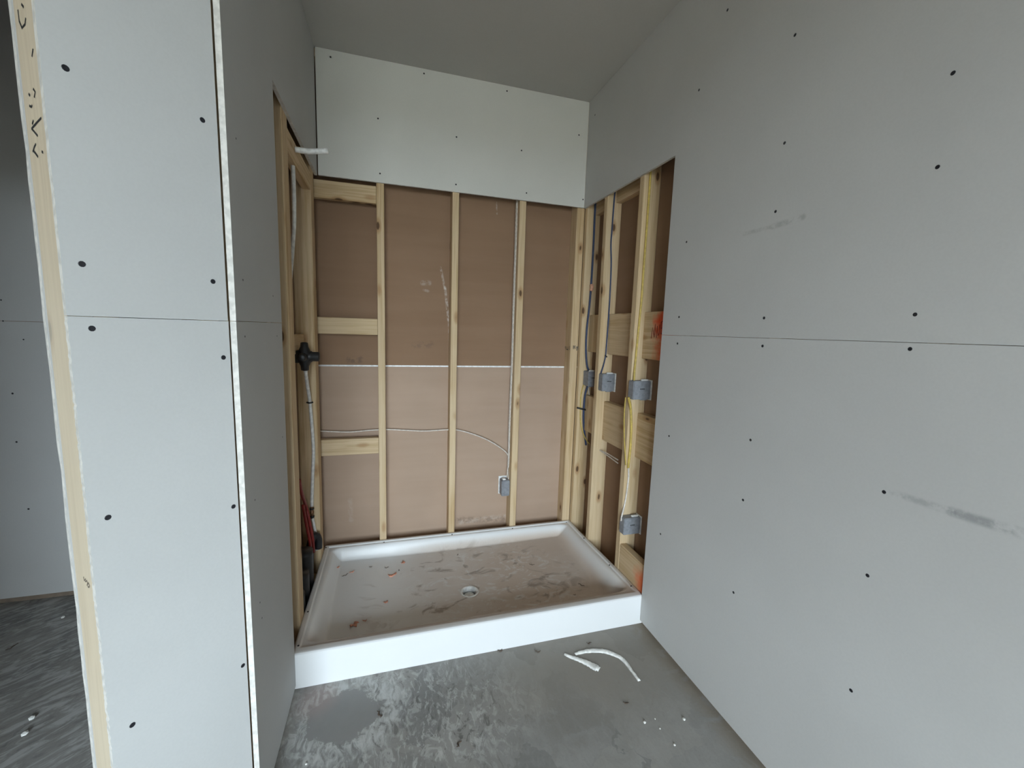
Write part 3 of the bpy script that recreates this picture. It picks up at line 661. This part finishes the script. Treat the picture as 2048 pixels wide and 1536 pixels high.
def cab(name, pts, r, mat, label, **kw): return tag(tube(name, pts, r, mat, None, n=8, **kw), label, 'cable', 'wall cables')
Y1 = -0.030; g = lambda x, y, Y: atY(x, y, Y)
c1 = cab('electrical_cable', [g(1192,385,Y1), g(1189.5,430,Y1), g(1187,490,Y1), g(1183,560,Y1), g(1179,610,Y1), g(1173.5,660,Y1), g(1172,700,Y1), g(1174,730,Y1-.006), g(1179,744,Y1-.012)], .0065, M_BLUE, 'thick blue cable running down the corner stud into a box', flat=1.0)
keep(tube('foam_dab', [g(1183,569,Y1-.010), g(1184,575,Y1-.014), g(1182,582,Y1-.010)], .011, M_PINK, None, n=7, sub=3), c1)
c2 = cab('electrical_cable', [g(1176,770,Y1-.012), g(1170,790,Y1-.004), g(1167.5,815,Y1), g(1167,840,Y1), g(1169,865,Y1), g(1172,890,Y1+.001)], .0065, M_BLUE, 'thick blue cable leaving the corner box downwards through a black clip')
keep(tube('cable_clip', [g(1154,815.5,Y1-.010), g(1164,818,Y1-.010), g(1173,820,Y1-.010)], .0055, M_BLACK, None, n=6, sub=0), c2)
cab('electrical_cable', [g(1168,768,Y1), g(1162,790,Y1+.003), g(1160.5,825,Y1+.003), g(1162,850,Y1), g(1169,873,Y1-.014), g(1179,888,Y1-.016), g(1188,894,Y1-.03)], .0035, M_YEL, 'thin yellow cable dangling below the corner box')
cab('electrical_cable', [g(1176,770,Y1-.012), g(1179,795,Y1-.008), g(1181,815,Y1-.008), g(1186,832,Y1-.012)], .0033, M_WIRE, 'thin white wire from the corner box behind the next stud')
Y2 = -0.2765
c5 = cab('electrical_cable', [g(1231,375,Y2), g(1228.5,400,Y2), g(1224,460,Y2), g(1222,490,Y2), g(1222.5,530,Y2), g(1220,590,Y2), g(1216,650,Y2), g(1213,690,Y2), g(1211,712,Y2), g(1207,730,Y2), g(1201,750,Y2-.010)], .0042, M_BLUE, 'thin dark blue cable down the second stud from the corner')
keep(tube('cable_staple', [g(1210,711,Y2-.004), g(1214,714,Y2-.005)], .004, M_BLACK, None, n=6, sub=0), c5)
Y3 = -0.6255
cab('electrical_cable', [g(1302,330,Y3), g(1299,380,Y3), g(1294,450,Y3), g(1288,530,Y3), g(1283,600,Y3), g(1278,650,Y3), g(1274,690,Y3), g(1271,722,Y3), g(1269,745,Y3-.006), g(1268,768,Y3-.012)], .0052, M_YEL, 'long yellow cable running down the third stud into a box')
cab('electrical_cable', [g(1257,795,Y3-.012), g(1261,815,Y3), g(1262.5,850,Y3), g(1261,890,Y3), g(1258,920,Y3), g(1256,936,Y3+.004)], .0065, M_YEL, 'short thick yellow cable hanging below the third stud box')
cab('electrical_cable', [g(1251,795,Y3-.006), g(1248.5,830,Y3), g(1248.5,870,Y3), g(1250.5,910,Y3), g(1251.5,930,Y3)], .0032, M_YEL, 'thin yellow cable beside the thick one below the box')
cab('electrical_cable', [g(1257,936,Y3), g(1257,955,Y3), g(1254,980,Y3), g(1250,1005,Y3), g(1244,1030,Y3-.008), g(1242,1042,Y3-.014)], .0045, M_WIRE, 'white cable feeding the lowest box on the right wall')
for dy in (0, 6): cab('electrical_cable', [atX(1196+dy*.4, 899+dy*.2, W+.055), atX(1213, 906+dy*.6, W+.055), atX(1236, 920+dy*1.1, W+.055)], .0032, M_WIRE, ('upper' if not dy else 'lower') + ' of two pale wires crossing between two right wall studs')
YB = 0.070
cab('electrical_cable', [g(636,862,YB), g(660,863,YB), g(700,864,YB), g(740,860.5,YB), g(775,859,YB), g(810,860.5,YB), g(850,862,YB), g(893,859.5,YB), g(915,860,YB), g(945,868,YB), g(975,880,YB), g(1003,897,YB), g(1016,911,YB), g(1018.5,935,YB), g(1016,965,YB-.004)], .0040, M_WIRE, 'white cable strung through the back wall studs to a box')
for k_, (dx, lab) in enumerate([(0, 'white cable stapled tight down the left side of a back stud'), (1, 'second white cable beside it down the back wall stud')]):
    xx = 1.0855; yy = .050 + .018*k_
    cab('electrical_cable', [(xx, yy, 2.30), (xx, yy, 1.9), (xx-.001, yy, 1.5), (xx, yy, 1.2), (xx-.003, yy, .8), (xx-.002, yy, .55), (xx-.006, yy, .43 if k_ else .50)], .0040, M_WIRE, lab)

# ================================================================ LOOSE BITS
def on_pan(x, y):
    p = atZ(x, y, .048)
    for _ in range(4): p = atZ(x, y, pan_z(p.x, p.y))
    return p
def flake(name, p, L, wd, h, ang, mat, label, cat, group, seed, z=None):
    """thin curled chip: bent ribbon with thickness and uneven outline"""
    rr = random.Random(seed); n = 7; bm = bmesh.new(); rows = []
    for i in range(n):
        t = i/(n-1)-.5; ww = wd*(1-(2*t)**2*.55)*rr.uniform(.75, 1.2); zz = h*(.15+.85*abs(2*t)**1.7)*(1 if t < 0 else .6)
        x = t*L; y = rr.uniform(-.20, .20)*L
        rows.append([bm.verts.new((x, y-ww/2, zz+h*.1)), bm.verts.new((x, y, zz+h*.35)), bm.verts.new((x, y+ww/2, zz+h*.05)), bm.verts.new((x, y, zz-h*.15))])
    for a, b in zip(rows, rows[1:]):
        for k in range(4): bm.faces.new((a[k], a[(k+1) % 4], b[(k+1) % 4], b[k]))
    bm.faces.new(rows[0]); bm.faces.new(rows[-1][::-1])
    lo_ = min(v.co.z for v in bm.verts)
    for v in bm.verts: v.co.z -= lo_
    o = from_bm(name, bm, mat, None, Matrix.Translation((p[0], p[1], p[2]-.0004)) @ Matrix.Rotation(ang, 4, 'Z'), True)
    return tag(o, label, cat, group)
zz = lambda a, b: (540+a/2.56, 980+b/2.56)
OR = 'orange shavings in the shower pan'
for i, (a, b, L, wd, ang, lab) in enumerate([
    (345,398,.030,.016,.4,'small orange shaving in the back left corner of the pan'), (418,422,.030,.012,.7,'curled orange shaving at the raised end of a thin dark sliver'),
    (680,374,.030,.018,1.2,'orange shaving on the pan nearest its back wall'), (622,438,.040,.026,.2,'largest clump of orange shavings in the pan'), (642,432,.022,.016,1.0,'small orange shaving touching the largest clump'),
    (593,577,.024,.018,.5,'lone orange shaving left of the drain'), (430,692,.045,.026,.6,'orange shaving by the left end of the threshold'), (485,671,.022,.008,.1,'thin orange shaving beside the one at the threshold')]):
    flake('orange_shaving', on_pan(*zz(a, b)), L*.9, wd, .007, ang, M_ORANGE, lab, 'shaving', OR, 20+i)
SP = 'splinters in the shower pan'
for i, (a, b, L, ang, lab) in enumerate([(1340,383,.034,-.5,'dark splinter on the right of the pan towards the back'), (1595,488,.034,-.8,'dark splinter near the right edge of the pan'), (1558,537,.016,.2,'tiny dark splinter near the front right of the pan'),
    (385,438,.036,.6,'thin dark sliver beside an orange shaving'), (597,397,.022,.0,'dark fleck at the back of the pan'), (660,412,.012,1.2,'tiny fleck between two orange shavings'), (515,395,.016,.2,'pale brown fleck at the back left of the pan'), (960,333,.016,.9,'dark fleck behind the drain')]):
    flake('splinter', on_pan(*zz(a, b)), L, .006, .004, ang, M_BROWNBIT, lab, 'splinter', SP, 40+i)
def strip(name, pts, wd, label, seed, grow=False):
    """crumpled paper tape: a ribbon with a shallow arch, lying on the slab"""
    rr = random.Random(seed); P = smooth_path(pts, 6); bm = bmesh.new(); rows = []
    for i, p in enumerate(P):
        t = (P[min(i+1, len(P)-1)]-P[max(i-1, 0)]); t.z = 0; t.normalize(); s = Vector((-t.y, t.x, 0))
        f = i/(len(P)-1); w2 = wd/2*(.55+.45*math.sin(math.pi*min(1, max(0, f*1.05+.06))))*rr.uniform(.9, 1.1); lift = p.z
        if grow: w2 = wd/2*(.30+.85*f)*rr.uniform(.88, 1.12)*(1 if f < .93 else .75)
        arch = .006+.003*rr.random()
        prof = [(-1, .0015), (-.6, arch*.8), (0, arch), (.6, arch*.8), (1, .0015), (.5, arch*.3), (-.5, arch*.3)]
        rows.append([bm.verts.new((p.x+s.x*w2*a, p.y+s.y*w2*a, lift+h)) for a, h in prof])
    m = len(rows[0])
    for a, b in zip(rows, rows[1:]):
        for k in range(m): bm.faces.new((a[k], a[(k+1) % m], b[(k+1) % m], b[k]))
    bm.faces.new(rows[0][::-1]); bm.faces.new(rows[-1])
    return tag(from_bm(name, bm, M_TAPE, None, None, True), label, 'tape strip', 'tape scraps')
fz = lambda x, y, z=0.0: atZ(x, y, .004) * 1.0 + Vector((0, 0, z-.004-.0012))
strip('paper_tape', [fz(1129,1307), fz(1142,1313), fz(1158,1318), fz(1175,1325), fz(1189,1332), fz(1199,1337)], .036, 'short white tape scrap ending in a folded tip on the slab', 3, True)
strip('paper_tape', [fz(1150,1307), fz(1168,1302), fz(1190,1300), fz(1212,1302), fz(1238,1312), fz(1252,1324), fz(1264,1341), fz(1279,1361)], .024, 'long bent white tape scrap near the right wall base', 4)
def crumb(p, r, label, group, mat, seed, name):
    rr = random.Random(seed); bm = bmesh.new(); bmesh.ops.create_icosphere(bm, subdivisions=1, radius=r)
    for v in bm.verts: v.co = Vector((v.co.x*rr.uniform(.7, 1.2), v.co.y*rr.uniform(.7, 1.2), v.co.z*rr.uniform(.4, .7)))
    lo_ = min(v.co.z for v in bm.verts)
    return tag(from_bm(name, bm, mat, None, Matrix.Translation((p.x, p.y, -lo_-.0006))), label, 'crumb', group)
PC = 'plaster crumbs on the slab'
for i, (x, y, r, lab) in enumerate([(1289,1445,.0062,'white plaster crumb, second largest of those near the right wall'), (1368,1440,.0066,'round white plaster crumb closest to the base of the right wall'), (1320,1458,.0032,'tiny white crumb between the two larger ones'), (1349,1491,.0045,'white plaster chip furthest from the tape scraps'), (1310,1438,.0028,'tiniest white speck near the larger crumbs'),
                                  (126,1236,.008,'white plaster crumb in the side room near its back wall'), (65,1437,.010,'white plaster crumb on the side room floor by the door opening'), (50,1470,.010,'whitish crumb on the side room floor beside another crumb'), (182+430,1534-5,.004,'white speck at the foot of the left partition')]):
    crumb(atZ(x, y, 0), r, lab, PC, M_CRUMB, 60+i, 'plaster_crumb')
DB = 'dark bits on the slab'
for i, (x, y, L, ang, lab) in enumerate([(758,1431,.030,-1.1,'dark curled chip on the smooth round floor patch'), (917,1490,.026,.9,'dark chip among the plaster smears on the slab'), (1000,1302,.024,.3,'dark fleck at the foot of the pan threshold'), (1075,1303,.028,-.2,'brown fleck between the threshold and the tape'), (1178,1287,.022,.2,'brown fleck behind the long tape scrap'), (1252,1408,.024,-.3,'dark splinter right of the tape on the slab'),
                                          (24,1295,.040,.9,'dark chip on the side room floor'), (69,1432,.018,.2,'dark speck beside a crumb in the side room')]):
    p = atZ(x, y, 0); flake('floor_chip', p, L, .008, .006, ang, M_BROWNBIT, lab, 'chip', DB, 80+i)
